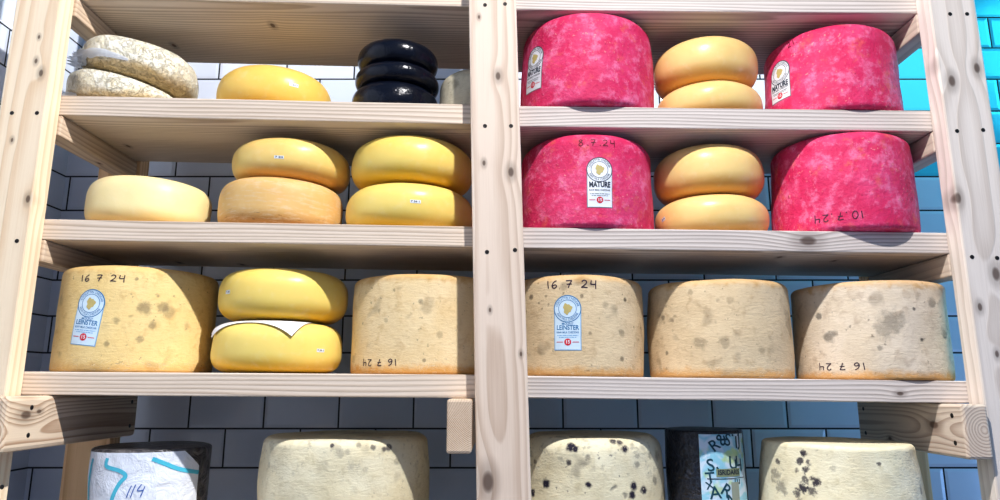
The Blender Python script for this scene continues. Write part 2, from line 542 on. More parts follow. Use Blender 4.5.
# deep bearers below shelf 3, screwed to the sides of the posts
zb = {}
for side, xs, y0, y1, pith, kn in (
        ('L', (-0.9180, -0.8700), 1.224, 1.668, (-0.02, 0, -0.012), [(.024, -.17, .015, .012), (.024, -.135, .02, .006)]),
        ('M', (-0.0985, -0.0520), 1.2830, 1.60, (0.05, 0, 0.06), []),
        ('R', (0.8535, 0.9015), 1.2830, 1.660, (0.014, 0, 0.004), [(-.024, -.10, .008, .012), (-.024, 0.06, -.03, .006)])):
    sk = 'R' if side == 'R' else 'L'
    z1 = min(shelf_z(3, sk, xs[0]), shelf_z(3, sk, xs[1])) - SHELF[(3, sk)][2] - 0.0006
    h = 0.098
    sd += 1
    m = wood('bearer_pine', 1, pith, seed=sd, light=s2l(226, 206, 182), dark=s2l(166, 132, 104), grey=(.3 if side == 'R' else 0.0), freq=(190 if side != 'M' else 330), knots=kn, wob=.012, contrast=.8)
    o = part('deep_bearer', box_bm(xs[1] - xs[0], y1 - y0, h, .005 if side != 'L' else .008), m, ((xs[0] + xs[1]) / 2, (y0 + y1) / 2, z1 - h / 2))
    if side != 'M':
        sx = 1 if side == 'L' else -1
        dy = .065 if side == 'L' else .03
        for yy, zz in ((-(y1 - y0) / 2 + dy, .028), (-(y1 - y0) / 2 + dy, -.022), ((y1 - y0) / 2 - .03, .03), ((y1 - y0) / 2 - .03, -.025)):
            s = link('screw', screw_bm(.0045), screw_mat, o, (sx * ((xs[1] - xs[0]) / 2 + .0001), yy, zz))
            s.rotation_euler = (0, 0, PI / 2 * sx)

# ------------------------------------------------------------------ cheese wheels
def prof_drum(R, H, rt, rb, belly=0.02, taper=0.0, n=7):
    """rounded-rim drum; returns (r,z) from bottom centre to top centre"""
    pts = [(0, 0), (R * .3, 0), (R * .6, 0), (R * .85, 0)]
    def side(z):
        s = z / H
        return R * (1 - belly * (2 * s - 1) ** 2 - taper * s)
    Rb = side(rb)
    for k in range(n + 1):
        a = PI / 2 * k / n
        pts.append((Rb - rb + rb * math.sin(a), rb - rb * math.cos(a)))
    for k in range(1, 13):
        z = rb + (H - rb - rt) * k / 13
        pts.append((side(z), z))
    Rt = side(H - rt)
    for k in range(n + 1):
        a = PI / 2 * k / n
        pts.append((Rt - rt + rt * math.cos(a), H - rt + rt * math.sin(a)))
    pts += [(R * .75, H + .0005), (R * .5, H + .001), (R * .25, H + .0015), (0, H + .0015)]
    return pts

def prof_gouda(R, H, e=2.6, flat=0.62):
    """flat-faced wheel with bulging side (superellipse)"""
    pts = [(0, 0), (R * .3, 0), (R * flat * .9, 0)]
    n = 30
    b = R * (1 - flat)
    for k in range(n + 1):
        a = -PI / 2 + PI * k / n
        cr = abs(math.cos(a)) ** (2 / e)
        sr = math.copysign(abs(math.sin(a)) ** (2 / e), math.sin(a))
        pts.append((R * flat + b * cr, H / 2 + H / 2 * sr))
    pts += [(R * flat * .9, H), (R * .3, H), (0, H)]
    return pts

def lathe_bm(pts, seg=112):
    bm = bmesh.new()
    rings = []
    for (r, z) in pts:
        if r < 1e-6:
            rings.append([bm.verts.new((0, 0, z))])
        else:
            rings.append([bm.verts.new((r * math.sin(2 * PI * k / seg), -r * math.cos(2 * PI * k / seg), z)) for k in range(seg)])
    for a, b in zip(rings, rings[1:]):
        if len(a) == 1:
            for k in range(seg):
                bm.faces.new((a[0], b[(k + 1) % seg], b[k]))
        elif len(b) == 1:
            for k in range(seg):
                bm.faces.new((a[k], a[(k + 1) % seg], b[0]))
        else:
            for k in range(seg):
                bm.faces.new((a[k], a[(k + 1) % seg], b[(k + 1) % seg], b[k]))
    bmesh.ops.recalc_face_normals(bm, faces=bm.faces[:])
    return bm

TREES = {}
def locate(pl, pr, py, setback, front=None):
    """circle (centre, radius) whose two tangents pass the pixels pl, pr and whose nearest Y is the shelf front + setback"""
    a = ray(pl, py); b = ray(pr, py)
    fa, fb = math.atan2(a.x, a.y), math.atan2(b.x, b.y)
    fc, hf = (fa + fb) / 2, (fb - fa) / 2
    Yf = (YS0 if front is None else front) + setback
    D = Yf / (math.cos(fc) - math.sin(hf))
    return D * math.sin(fc), D * math.cos(fc), D * math.sin(hf)

def wheel(name, label, group, mat_fn, pl, pr, ptop, row, side, setback=0.0, kind='drum', base=None, H=None,
          seed=1, amp=0.0012, top_d=0.12, rim=(.016, .010), belly=.012, taper=0.0, pmid=None, e=2.6, flat=.62,
          tilt=0.0, deform=None, cat='cheese', rotz=0.0, gap=0.0006, dy=0.0):
    py = pmid if pmid is not None else ptop + 45
    X, Y, R = locate(pl, pr, py, setback)
    Y += dy
    if row is None:
        zb_ = base; sl = 0.0
    else:
        zb_ = shelf_z(row, side, X) if base is None else base
        sl = shelf_slope(row, side)
    zb_ += gap
    pc = 500 + (pl + pr - 1000) / 2
    if H is None:
        H = at(pc, ptop, Y - R + top_d * R).z - zb_
    if row is not None:
        sab = min(shelf_z(row - 1, side, X - R * .6), shelf_z(row - 1, side, X + R * .6)) - SHELF[(row - 1, side)][2]
        H = min(H, sab - zb_ - .0030)
    pts = prof_drum(R, H, rim[0], rim[1], belly, taper) if kind == 'drum' else prof_gouda(R, H, e, flat)
    bm = lathe_bm(pts)
    off = Vector((seed * 7.3, seed * 3.1, seed * 1.7))
    for v in bm.verts:
        p = v.co.copy()
        r = math.hypot(p.x, p.y)
        n1 = noise.noise(p * 9 + off) * amp * 2.2 + noise.noise(p * 26 + off) * amp * .8
        if r > R * .5:
            v.co.x += p.x / r * n1; v.co.y += p.y / r * n1
        if p.z > H * .5 and kind == 'drum':
            v.co.z += noise.noise(p * 11 + off + Vector((9, 2, 4))) * amp * 1.0 * min(1, p.z / H)
        if deform:
            v.co = deform(v.co, R, H)
    bmv = bm.copy()
    o = link(name, bm, mat_fn(H), None, (X, Y, zb_), True)
    o.rotation_euler = (0, -math.atan(sl) + tilt, rotz)
    tag(o, label, cat, group)
    TREES[o] = (BVHTree.FromBMesh(bmv), R, H)
    bmv.free()
    return o

def top_of(o):
    return o.location.z + TREES[o][2] + .0006

def mw(o):
    return Matrix.Translation(o.location) @ o.rotation_euler.to_matrix().to_4x4()

def hit(o, px, py):
    M = mw(o).inverted()
    org = M @ Vector((0, 0, ZC))
    d = (M.to_3x3() @ ray(px, py)).normalized()
    loc, nor, i, dist = TREES[o][0].ray_cast(org, d)
    return loc

class Skin:
    """maps flat (u,v) metres onto the side of a wheel round a centre pixel, with in-plane rotation"""
    def __init__(self, o, px, py, rot=0.0):
        self.o = o
        self.tree, self.R, self.H = TREES[o]
        p = hit(o, px, py)
        if p is None:
            p = Vector((0, -self.R, self.H / 2))
        self.r = math.hypot(p.x, p.y)
        self.a = math.atan2(p.x, -p.y)
        self.z = p.z
        self.c, self.s = math.cos(rot), math.sin(rot)
    def __call__(self, u, v, eps):
        x = u * self.c - v * self.s
        z = u * self.s + v * self.c
        a = self.a + x / self.r
        zz = self.z + z
        d = Vector((math.sin(a), -math.cos(a), 0))
        zc = min(max(zz, 0.002), self.H - 0.002)
        loc, nor, i, dist = self.tree.ray_cast(d * (self.R * 3) + Vector((0, 0, zc)), -d)
        if loc is None:
            loc = d * self.r + Vector((0, 0, zz)); nor = d
        return loc + nor * eps

def patch(sk, rows, ncol, eps):
    """rows: list of (v, uleft, uright)"""
    bm = bmesh.new()
    g = []
    for (v, a, b) in rows:
        g.append([bm.verts.new(sk(a + (b - a) * k / ncol, v, eps)) for k in range(ncol + 1)])
    for r0, r1 in zip(g, g[1:]):
        for k in range(ncol):
            bm.faces.new((r0[k], r0[k + 1], r1[k + 1], r1[k]))
    bmesh.ops.remove_doubles(bm, verts=bm.verts[:], dist=1e-6)
    return bm

def ring_bm(bm, sk, cu, cv, r0, r1, eps, a0=0, a1=2 * PI, n=40):
    pv = None
    for k in range(n + 1):
        a = a0 + (a1 - a0) * k / n
        v = [bm.verts.new(sk(cu + r * math.cos(a), cv + r * math.sin(a), eps)) for r in (r0, r1)]
        if pv:
            bm.faces.new((pv[0], v[0], v[1], pv[1]))
        pv = v
    return bm

def stroke(bm, sk, pts, w, eps, fn=None):
    """ribbon along a 2-D polyline, smoothed (Catmull-Rom)"""
    P = [Vector(p) for p in pts]
    dense = []
    for i in range(len(P) - 1):
        p0, p1, p2, p3 = P[max(i - 1, 0)], P[i], P[i + 1], P[min(i + 2, len(P) - 1)]
        nn = 6
        for k in range(nn):
            t = k / nn
            dense.append(0.5 * ((2 * p1) + (p2 - p0) * t + (2 * p0 - 5 * p1 + 4 * p2 - p3) * t * t + (3 * p1 - p0 - 3 * p2 + p3) * t ** 3))
    dense.append(P[-1])
    pv = None
    for i, p in enumerate(dense):
        q0, q1 = dense[max(i - 1, 0)], dense[min(i + 1, len(dense) - 1)]
        d = (q1 - q0)
        if d.length < 1e-9: continue
        d.normalize()
        nrm = Vector((-d.y, d.x)) * w / 2
        v = [bm.verts.new(sk(p.x + s * nrm.x, p.y + s * nrm.y, eps)) for s in (-1, 1)]
        if pv:
            bm.faces.new((pv[0], v[0], v[1], pv[1]))
        pv = v
    return bm

GL = {
    '0': [[(.25, 1), (.03, .6), (.1, .1), (.35, 0), (.55, .4), (.48, .9), (.25, 1)]],
    '1': [[(.22, 1), (.25, .5), (.3, 0)]],
    '2': [[(.05, .8), (.25, 1), (.5, .85), (.42, .5), (0, .05)], [(0, .05), (.3, .08), (.6, .04)]],
    '4': [[(.1, 1), (.03, .5)], [(.03, .5), (.3, .47), (.55, .52)], [(.55, 1), (.52, .5), (.52, -.1)]],
    '5': [[(.5, 1), (.12, .95)], [(.12, .95), (.08, .55), (.4, .55), (.5, .25), (.3, 0), (.03, .08)]],
    '6': [[(.5, 1), (.2, .75), (.05, .3), (.25, 0), (.52, .2), (.4, .45), (.1, .3)]],
    '7': [[(0, .93), (.28, .97), (.55, .95)], [(.55, .95), (.35, .5), (.22, 0)], [(.05, .48), (.3, .5), (.55, .5)]],
    '8': [[(.48, .85), (.25, 1), (.08, .8), (.4, .5), (.5, .2), (.25, 0), (.05, .2), (.2, .5), (.48, .85)]],
    '.': [[(.2, .12), (.24, .06), (.28, .0)]],
}
def handwriting(o, txt, px, py, h, mat, rot=0.0, w=0.0022, gap=.28, spread=1.0):
    sk = Skin(o, px, py, rot)
    bm = bmesh.new()
    adv = [(0.35 if c == '1' else .30 if c == '.' else .3 if c == ' ' else .6) + gap for c in txt]
    tot = sum(adv) - gap
    x = -tot / 2
    for c, a in zip(txt, adv):
        for s in GL.get(c, []):
            stroke(bm, sk, [((x + p[0]) * h * spread, (p[1] - .5) * h) for p in s], w, 0.0006)
        x += a
    return link('handwritten_date', bm, mat, o)

FONTCACHE = {}
def text_tris(body, size, align='CENTER', bold=0.0, spacing=1.0):
    cu = bpy.data.curves.new('lettering', 'FONT')
    cu.body = body; cu.size = size; cu.align_x = align; cu.align_y = 'CENTER'
    cu.offset = bold; cu.space_character = spacing
    cu.resolution_u = 3
    ob = bpy.data.objects.new('lettering_source', cu)
    COL.objects.link(ob)
    dg = bpy.context.evaluated_depsgraph_get()
    me = bpy.data.meshes.new_from_object(ob.evaluated_get(dg))
    vs = [v.co.copy() for v in me.vertices]
    fs = [tuple(p.vertices) for p in me.polygons]
    bpy.data.objects.remove(ob); bpy.data.curves.remove(cu); bpy.data.meshes.remove(me)
    return vs, fs

def add_text(bm, sk, body, size, cu, cv, eps=0.0009, bold=0.0, spacing=1.0, wfit=None, rot=0.0, sy=1.0):
    vs, fs = text_tris(body, size, bold=bold, spacing=spacing)
    if not vs: return
    sx = 1.0
    if wfit:
        w = max(v.x for v in vs) - min(v.x for v in vs)
        sx = wfit / w
    c, s = math.cos(rot), math.sin(rot)
    nv = [bm.verts.new(sk(cu + v.x * sx * c - v.y * sy * s, cv + v.x * sx * s + v.y * sy * c, eps)) for v in vs]
    for f in fs:
        try: bm.faces.new([nv[i] for i in f])
        except ValueError: pass

def add_ring_text(bm, sk, body, size, cu, cv, r, a_mid, span, eps=0.0009, inward=False):
    vs, fs = text_tris(body, size)
    w = max(v.x for v in vs) - min(v.x for v in vs)
    k = span / w
    nv = []
    for v in vs:
        if inward:
            a = a_mid + v.x * k; rr = r - v.y
        else:
            a = a_mid - v.x * k; rr = r + v.y
        nv.append(bm.verts.new(sk(cu + rr * math.cos(a), cv + rr * math.sin(a), eps)))
    for f in fs:
        try: bm.faces.new([nv[i] for i in f])
        except ValueError: pass

M_WHITE = paper_mat('label_white', s2l(236, 240, 246), .35)
M_PALEBLUE = paper_mat('label_pale_blue', s2l(214, 234, 248), .35)
M_NAVY = plain('ink_navy', s2l(36, 48, 66), .5)
M_BLUE = plain('ink_blue', s2l(50, 124, 176), .5)
M_SKY = plain('ink_sky', s2l(122, 178, 220), .5)
M_SEAL = plain('seal_red', s2l(214, 40, 62), .5)
M_GOLD = plain('emblem_straw', s2l(198, 182, 120), .6)
M_GREY = plain('ink_grey', s2l(120, 134, 140), .5)
M_PEN = plain('pen_purple_black', s2l(52, 30, 52), .6)
M_PENRED = plain('pen_dark_red', s2l(110, 12, 40), .6)
M_PENBLUE = plain('pen_blue', s2l(42, 92, 170), .6)
M_CYAN = plain('stripe_cyan', s2l(84, 190, 214), .45)
M_TEAL = plain('ink_teal', s2l(22, 74, 92), .5)

def arch_label(o, px, py, w, h, word, rot=0.0, blue=False, small='', emblem=None):
    """tall label with a round medallion head; (px,py) is the centre of the whole label"""
    sk = Skin(o, px, py, rot)
    r = w / 2
    cv = h / 2 - r                       # medallion centre
    ink, edge, paper = (M_BLUE, M_SKY, M_PALEBLUE) if blue else (M_NAVY, M_GREY, M_WHITE)
    def rows(inset):
        rr = r - inset
        out = []
        n1, n2 = 12, 16
        ww = w * .49 - inset
        jv = cv - math.sqrt(max(rr * rr - ww * ww, 0)) if ww < rr else cv
        for k in range(n1 + 1):
            out.append((-h / 2 + inset + (jv + h / 2 - inset) * k / n1, -ww, ww))
        a0 = -math.acos(min(1, ww / rr))
        for k in range(1, n2 + 1):
            a = a0 + (PI / 2 - a0) * k / n2
            out.append((cv + rr * math.sin(a), -rr * math.cos(a), rr * math.cos(a)))
        return out
    lab = link('label', patch(sk, rows(0), 12, .0004), edge, o)
    link('label_face', patch(sk, rows(w * .028), 12, .0007), paper, lab)
    # medallion
    bm = bmesh.new()
    ring_bm(bm, sk, 0, cv, r * .93, r * .985, .0010)
    ring_bm(bm, sk, 0, cv, r * .62, r * .655, .0010)
    add_ring_text(bm, sk, 'COOLATTIN CHEDDAR', w * .12, 0, cv, r * .79, PI / 2, PI * .86, .0010)
    add_ring_text(bm, sk, 'RAW MILK CHEDDAR', w * .12, 0, cv, r * .79, -PI / 2, PI * .74, .0010, inward=True)
    link('medallion', bm, ink, lab)
    bm = bmesh.new()
    er = r * .36
    n = 26
    cen = bm.verts.new(sk(0, cv, .0011))
    vs = []
    for k in range(n):
        a = 2 * PI * k / n
        q = er * (1 + .16 * math.sin(3 * a + 1) + .10 * math.sin(7 * a))
        vs.append(bm.verts.new(sk(q * .85 * math.cos(a), cv + q * 1.05 * math.sin(a), .0011)))
    for k in range(n):
        bm.faces.new((cen, vs[k], vs[(k + 1) % n]))
    link('emblem', bm, emblem or M_GOLD, lab)
    bm = bmesh.new()
    base = cv - r
    hh = base + h / 2                   # space below the medallion
    if small:
        add_text(bm, sk, small, w * .115, 0, base - hh * .045, .0010, bold=w * .001)
        add_text(bm, sk, word, w * .22, 0, base - hh * .185, .0010, bold=w * .004, wfit=w * .80, sy=1.05)
    else:
        add_text(bm, sk, word, w * .27, 0, base - hh * .10, .0010, bold=w * .012, wfit=w * .80, sy=1.1)
    add_text(bm, sk, 'RAW MILK CHEDDAR', w * .10, 0, base - hh * (.355 if small else .315), .0010, bold=w * .001, wfit=w * .8)
    link('lettering', bm, ink, lab)
    bm = bmesh.new()
    for q, f in ((.46, .76), (.53, .62)):
        x = -w * f / 2
        k = 0
        while x < w * f / 2 - w * .02:
            l = w * (.05 + .05 * ((k * 7) % 3))
            x1 = min(x + l, w * f / 2)
            vs = [bm.verts.new(sk(xx, base - hh * q + yy, .0010)) for xx, yy in ((x, -w * .012), (x1, -w * .012), (x1, w * .012), (x, w * .012))]
            bm.faces.new(vs)
            x = x1 + w * .022; k += 1
    link('fine_print', bm, M_SKY if blue else M_GREY, lab)
    bm = bmesh.new()
    sc = base - hh * .70
    n = 22
    cen = bm.verts.new(sk(0, sc, .0011))
    vs = [bm.verts.new(sk(w * .125 * math.cos(2 * PI * k / n), sc + w * .125 * math.sin(2 * PI * k / n), .0011)) for k in range(n)]
    for k in range(n):
        bm.faces.new((cen, vs[k], vs[(k + 1) % n]))
    for s in (-1, 1):
        a, b = s * w * .17, s * w * .40
        vs = [bm.verts.new(sk(x, sc + y, .0011)) for x, y in ((a, -w * .012), (b, -w * .012), (b, w * .012), (a, w * .012))]
        bm.faces.new(vs)
    link('seal', bm, M_SEAL, lab)
    bm = bmesh.new()
    add_text(bm, sk, '15', w * .17, 0, sc, .0014, bold=w * .004)
    link('seal_number', bm, M_WHITE, lab)
    return lab

def sticker(o, px, py, w=.024, h=.0085, rot=0.0, txt='7 24 1'):
    sk = Skin(o, px, py, rot)
    st = link('sticker', patch(sk, [(-h / 2 + h * k / 3, -w / 2, w / 2) for k in range(4)], 6, .0005), M_WHITE, o)
    bm = bmesh.new()
    add_text(bm, sk, txt, h * .75, 0, 0, .0009, bold=.0001, wfit=w * .8)
    link('print', bm, M_NAVY, st)
    return st

# ---- colour families
BASE1 = dict(base=s2l(236, 208, 146), dark=s2l(200, 164, 104), patch=s2l(240, 216, 160))
BASE2 = dict(base=s2l(232, 208, 162), dark=s2l(200, 168, 118), patch=s2l(238, 218, 178))
BASE3 = dict(base=s2l(220, 198, 162), dark=s2l(176, 148, 112), patch=s2l(226, 206, 172))
BASE4 = dict(base=s2l(216, 200, 176), dark=s2l(172, 150, 126), patch=s2l(226, 212, 192))
CREAM = dict(base=s2l(226, 216, 184), dark=s2l(194, 182, 146), patch=s2l(234, 228, 202))

def ched(fam, seed, **kw):
    return lambda H: rind_cheddar('cheddar_rind', seed=seed, H=H, **fam, **kw)
def red(seed): return lambda H: rind_red('red_rind', seed)
def wax(base, edge, seed, rough=.34, streak=0): return lambda H: rind_wax('wax_rind', base, edge, seed, H, rough, streak)
Y1, Y1E = s2l(244, 214, 134), s2l(226, 178, 80)
YB, YBE = s2l(244, 220, 128), s2l(230, 186, 56)
YP, YPE = s2l(246, 228, 174), s2l(238, 204, 132)
YW2, YW2E = s2l(242, 212, 144), s2l(222, 172, 92)
GBLACK, GRED = 'stack of three black waxed wheels', 'big red cheese wheels in the right bay'
GCH, GCREAM = 'big natural-rind cheese wheels on the third shelf', 'cheese wheels on the lowest shelf'

# ================= ROW 1 (shelf 1)
def slump(co, R, H):
    k = co.x / R
    f = 1 - 0.27 * k - 0.06
    co = co.copy()
    co.z *= f
    return co
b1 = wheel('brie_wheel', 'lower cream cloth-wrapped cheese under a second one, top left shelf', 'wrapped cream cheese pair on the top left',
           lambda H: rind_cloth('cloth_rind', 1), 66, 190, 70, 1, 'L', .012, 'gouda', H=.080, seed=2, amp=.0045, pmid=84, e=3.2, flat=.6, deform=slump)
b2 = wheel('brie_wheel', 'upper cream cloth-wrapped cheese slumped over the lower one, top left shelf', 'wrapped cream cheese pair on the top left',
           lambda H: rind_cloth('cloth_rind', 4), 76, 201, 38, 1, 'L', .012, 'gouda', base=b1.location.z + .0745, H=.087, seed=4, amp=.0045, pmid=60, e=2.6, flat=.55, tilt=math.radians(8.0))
# torn translucent film round the left of both wheels
def film(o, a0, a1, z0, z1, seed, flare=.012):
    tree, R, H = TREES[o]
    bm = bmesh.new(); g = []
    nu, nv = 26, 12
    for j in range(nv + 1):
        row = []
        for i in range(nu + 1):
            a = a0 + (a1 - a0) * i / nu
            edge = 0.12 * noise.noise(Vector((i * .35, seed, j * .0)))
            z = z0 + (z1 - z0) * (j / nv + edge * (1 if j > nv / 2 else -.6)) * H
            z = z0 * H + (z1 - z0) * H * (j / nv) + edge * H * (j / nv - .5) * 2
            fr = i / nu
            z += H * (.10 * math.sin(fr * 5 + seed) + .05 * noise.noise(Vector((i * .6, seed, 2.0)))) * fr
            z += (z0 + z1) / 2 * H * 0 - (z - (z0 * .7 + z1 * .3) * H) * fr * fr * .85
            z = min(max(z, .003), H - .003)
            d = Vector((math.sin(a), -math.cos(a), 0))
            loc, nor, _, _ = tree.ray_cast(d * R * 3 + Vector((0, 0, z)), -d)
            if loc is None: loc = d * R + Vector((0, 0, z))
            n = noise.noise(Vector((i * .5, j * .5, seed * 3.3)))
            row.append(bm.verts.new(loc + d * (.002 + flare * (.25 + abs(n)) * max(0.0, 1 - i / nu * 1.5) ** 1.3)))
        g.append(row)
    for r0, r1 in zip(g, g[1:]):
        for k in range(nu):
            bm.faces.new((r0[k], r0[k + 1], r1[k + 1], r1[k]))
    return link('film_wrap', bm, M_FILM, o, smooth=True)
M_FILM = paper_mat('film_translucent', s2l(236, 240, 246), .25, .5, transl=.35)
film(b2, -1.75, .30, .14, .52, 3, .060)
film(b1, -1.75, -.45, .05, .48, 5, .045)

w1 = wheel('gouda_wheel', 'single low yellow wheel between wrapped cream cheeses and black stack', None,
           wax(s2l(246, 208, 110), s2l(234, 180, 62), 3), 216, 332.5, 63, 1, 'L', .028, 'gouda', seed=5, pmid=88, top_d=.30, flat=.45, e=2.3)
sticker(w1, 294, 85, .02, .008)
k1 = wheel('black_wax_wheel', 'bottom wheel of the stack of three glossy black waxed cheeses', GBLACK, lambda H: rind_black('black_wax', 1),
           352, 438, 78.5, 1, 'L', .022, 'gouda', top_d=.08, seed=6, pmid=92, e=2.2, flat=.74)
k2 = wheel('black_wax_wheel', 'middle wheel of the stack of three glossy black waxed cheeses', GBLACK, lambda H: rind_black('black_wax', 2),
           355.5, 439, 59, 1, 'L', .022, 'gouda', top_d=.08, base=top_of(k1), seed=7, pmid=72, e=2.2, flat=.74)
k3 = wheel('black_wax_wheel', 'top wheel of the stack of three glossy black waxed cheeses', GBLACK, lambda H: rind_black('black_wax', 3),
           358, 438, 39.5, 1, 'L', .024, 'gouda', top_d=.24, base=top_of(k2), seed=8, pmid=50, e=2.2, flat=.72)
g1 = wheel('cheddar_wheel', 'greyish rind wheel half hidden behind the middle post, beside black stack', None,
           ched(dict(base=s2l(196, 186, 160), dark=s2l(140, 130, 108), patch=s2l(206, 198, 176)), 31, spots=.5), 439, 513, 69, 1, 'L', .035, seed=9, pmid=90, rim=(.03, .01), top_d=.25)
r1 = wheel('red_cheese_wheel', 'big red wheel with slim white label next to middle post, top shelf', GRED, red(1),
           519, 653.2, 11.0, 1, 'R', -.024, seed=10, amp=.0022, pmid=84, top_d=.10, rim=(.024, .012), belly=.012, taper=.035)
arch_label(r1, 534, 69, .056, .1065, 'MATURE', rot=math.radians(-2))
m1 = wheel('gouda_wheel', 'lower honey-yellow wheel between two red wheels, top right shelf', None, wax(YW2, YW2E, 6), 654, 760.5, 75.5, 1, 'R', .012,
           'gouda', top_d=.10, seed=11, pmid=84, e=2.4, flat=.5)
m2 = wheel('gouda_wheel', 'upper honey-yellow wheel resting on its twin between red wheels, top right shelf', None, wax(YW2, YW2E, 7), 653.8, 758.5, 36, 1, 'R', .012,
           'gouda', base=top_of(m1), top_d=.30, seed=12, pmid=84, e=2.4, flat=.52)
r2 = wheel('red_cheese_wheel', 'big red wheel with white label beside right post, top shelf', GRED, red(2),
           760, 900.5, 22, 1, 'R', -.016, seed=13, amp=.0022, pmid=75, rim=(.026, .012), belly=.012, taper=.055)
arch_label(r2, 779.5, 81, .058, .0985, 'MATURE', rot=math.radians(2))
handwriting(r2, '21.', 792, 43, .013, M_PENRED, rot=.2, w=.0016)

# ================= ROW 2 (shelf 2)
c1 = wheel('gouda_wheel', 'single pale cream-yellow wheel alone near left post, second shelf', None, wax(YP, YPE, 8, .42), 85.5, 212.5, 174.5, 2, 'L', .006,
           'gouda', seed=14, pmid=200, e=3.4, flat=.55, top_d=.22)
o1 = wheel('gouda_wheel', 'lower brownish-orange streaked wheel under a yellow wheel, second shelf', None,
           wax(s2l(226, 188, 124), s2l(200, 148, 82), 9, .5, .7), 217, 343, 174.5, 2, 'L', .004, 'gouda', seed=15, pmid=205, top_d=.10, e=3.6, flat=.6)
o2 = wheel('gouda_wheel', 'upper yellow wheel sitting on the brownish-orange streaked wheel, second shelf', None, wax(Y1, YW2E, 10), 231, 350.5, 137, 2, 'L', .010, 'gouda',
           base=top_of(o1), seed=16, pmid=170, top_d=.30, e=2.5, flat=.5)
sticker(o2, 279, 157, .020, .006, txt='7 24')
y1 = wheel('gouda_wheel', 'lower bright yellow wheel of the pair against middle post, second shelf', None, wax(YB, YBE, 11), 345, 474, 178.5, 2, 'L', .004, 'gouda',
           seed=17, pmid=206, top_d=.10, e=2.5, flat=.55)
y2 = wheel('gouda_wheel', 'upper bright yellow wheel of the pair against middle post, second shelf', None, wax(YB, YBE, 12), 351, 472.5, 135, 2, 'L', .006, 'gouda',
           base=top_of(y1), seed=18, pmid=166, top_d=.30, e=2.5, flat=.55)
sticker(y1, 415.5, 201.5, .022, .007)
r3 = wheel('red_cheese_wheel', 'big red wheel with centred white label, second shelf beside middle post', GRED, red(3),
           519, 652.5, 132, 2, 'R', -.014, seed=19, amp=.0022, pmid=190, rim=(.034, .012), belly=.012, taper=.02)
arch_label(r3, 599.7, 182, .0545, .108, 'MATURE')
handwriting(r3, '8.7.24', 597, 142.5, .014, M_PENRED, w=.0018, spread=1.25)
n1 = wheel('gouda_wheel', 'lower honey-yellow wheel between two red wheels, second right shelf', None, wax(YW2, YW2E, 13), 653.2, 766.5, 190, 2, 'R', .012,
           'gouda', top_d=.10, seed=20, pmid=190, e=2.4, flat=.5)
n2 = wheel('gouda_wheel', 'upper honey-yellow wheel on its twin between red wheels, second right shelf', None, wax(YW2, YW2E, 14), 653.4, 765.5, 142.5, 2, 'R', .018,
           'gouda', base=top_of(n1), top_d=.28, seed=21, pmid=190, e=2.4, flat=.52)
sticker(n1, 663.5, 219.5, .014, .008, rot=.3, txt='24')
r4 = wheel('red_cheese_wheel', 'big red wheel without label overhanging shelf edge near right post', GRED, red(4),
           768, 918.5, 128.5, 2, 'R', -.032, seed=22, amp=.0024, pmid=190, rim=(.024, .012), belly=.012, taper=.055)
handwriting(r4, '10.7.24', 839, 216.5, .0155, M_PEN, rot=PI + .02, w=.0017, spread=1.2)

# ================= ROW 3 (shelf 3)
d1 = wheel('cheddar_wheel', 'big golden natural-rind wheel with blue-edged label near left post, third shelf', GCH,
           ched(BASE1, 41, spots=.55, orange=.5), 53, 216, 265.5, 3, 'L', .000, seed=23, amp=.0014, pmid=330, rim=(.016, .006), belly=.01, taper=.015)
arch_label(d1, 87.8, 317, .0575, .1125, 'LEINSTER', rot=math.radians(-5.5), blue=True, small='MOUNT')
handwriting(d1, '16 7 24', 101, 278, .0135, M_PEN, rot=-.0, w=.0019, spread=1.35)
e1 = wheel('gouda_wheel', 'lower bright yellow wheel with white paper laid on it, third shelf', None, wax(YB, YBE, 15), 210, 342, 319.5, 3, 'L', .006, 'gouda',
           seed=24, pmid=352, top_d=.10, e=3.0, flat=.55)
e2 = wheel('gouda_wheel', 'upper bright yellow wheel resting on a white paper sheet, third shelf', None, wax(YB, YBE, 16), 217, 347.5, 267, 3, 'L', .012, 'gouda',
           base=top_of(e1) + .0022, seed=25, pmid=300, top_d=.25, e=2.6, flat=.55)
sticker(e2, 228, 292, .016, .008, txt='7 24')
sticker(e1, 320.5, 350.5, .020, .007)
d2 = wheel('cheddar_wheel', 'big pale-gold wheel with upside-down date beside middle post, third shelf', GCH,
           ched(BASE2, 42, spots=.5, orange=.85), 352, 497, 274.5, 3, 'L', .022, seed=26, amp=.0012, pmid=330, rim=(.012, .006), belly=.012)
handwriting(d2, '16 7 24', 378.5, 362.5, .0135, M_PEN, rot=PI, w=.0018, spread=1.3)
d3 = wheel('cheddar_wheel', 'big tan wheel with blue-edged label beside middle post, right bay third shelf', GCH,
           ched(BASE3, 43, spots=.75, orange=.7), 511, 643, 275, 3, 'R', .004, seed=27, amp=.0014, pmid=330, rim=(.018, .006), belly=.014)
arch_label(d3, 567.6, 322.5, .0555, .1105, 'LEINSTER', blue=True, small='MOUNT')
handwriting(d3, '16 7 24', 570.5, 284, .0155, M_PEN, w=.0022, spread=1.35)
d4 = wheel('cheddar_wheel', 'big tan unlabelled wheel without writing, middle of right bay third shelf', GCH,
           ched(BASE3, 44, spots=.5, orange=.7), 647, 791.5, 279, 3, 'R', .000, seed=28, amp=.0016, pmid=330, rim=(.014, .006), belly=.016)
d5 = wheel('cheddar_wheel', 'big greyish-tan wheel with upside-down date near right post, third shelf', GCH,
           ched(BASE4, 45, spots=.6, orange=.8, mould=.0), 792, 950, 280.5, 3, 'R', -.008, seed=29, amp=.0018, pmid=330, rim=(.012, .006), belly=.008)
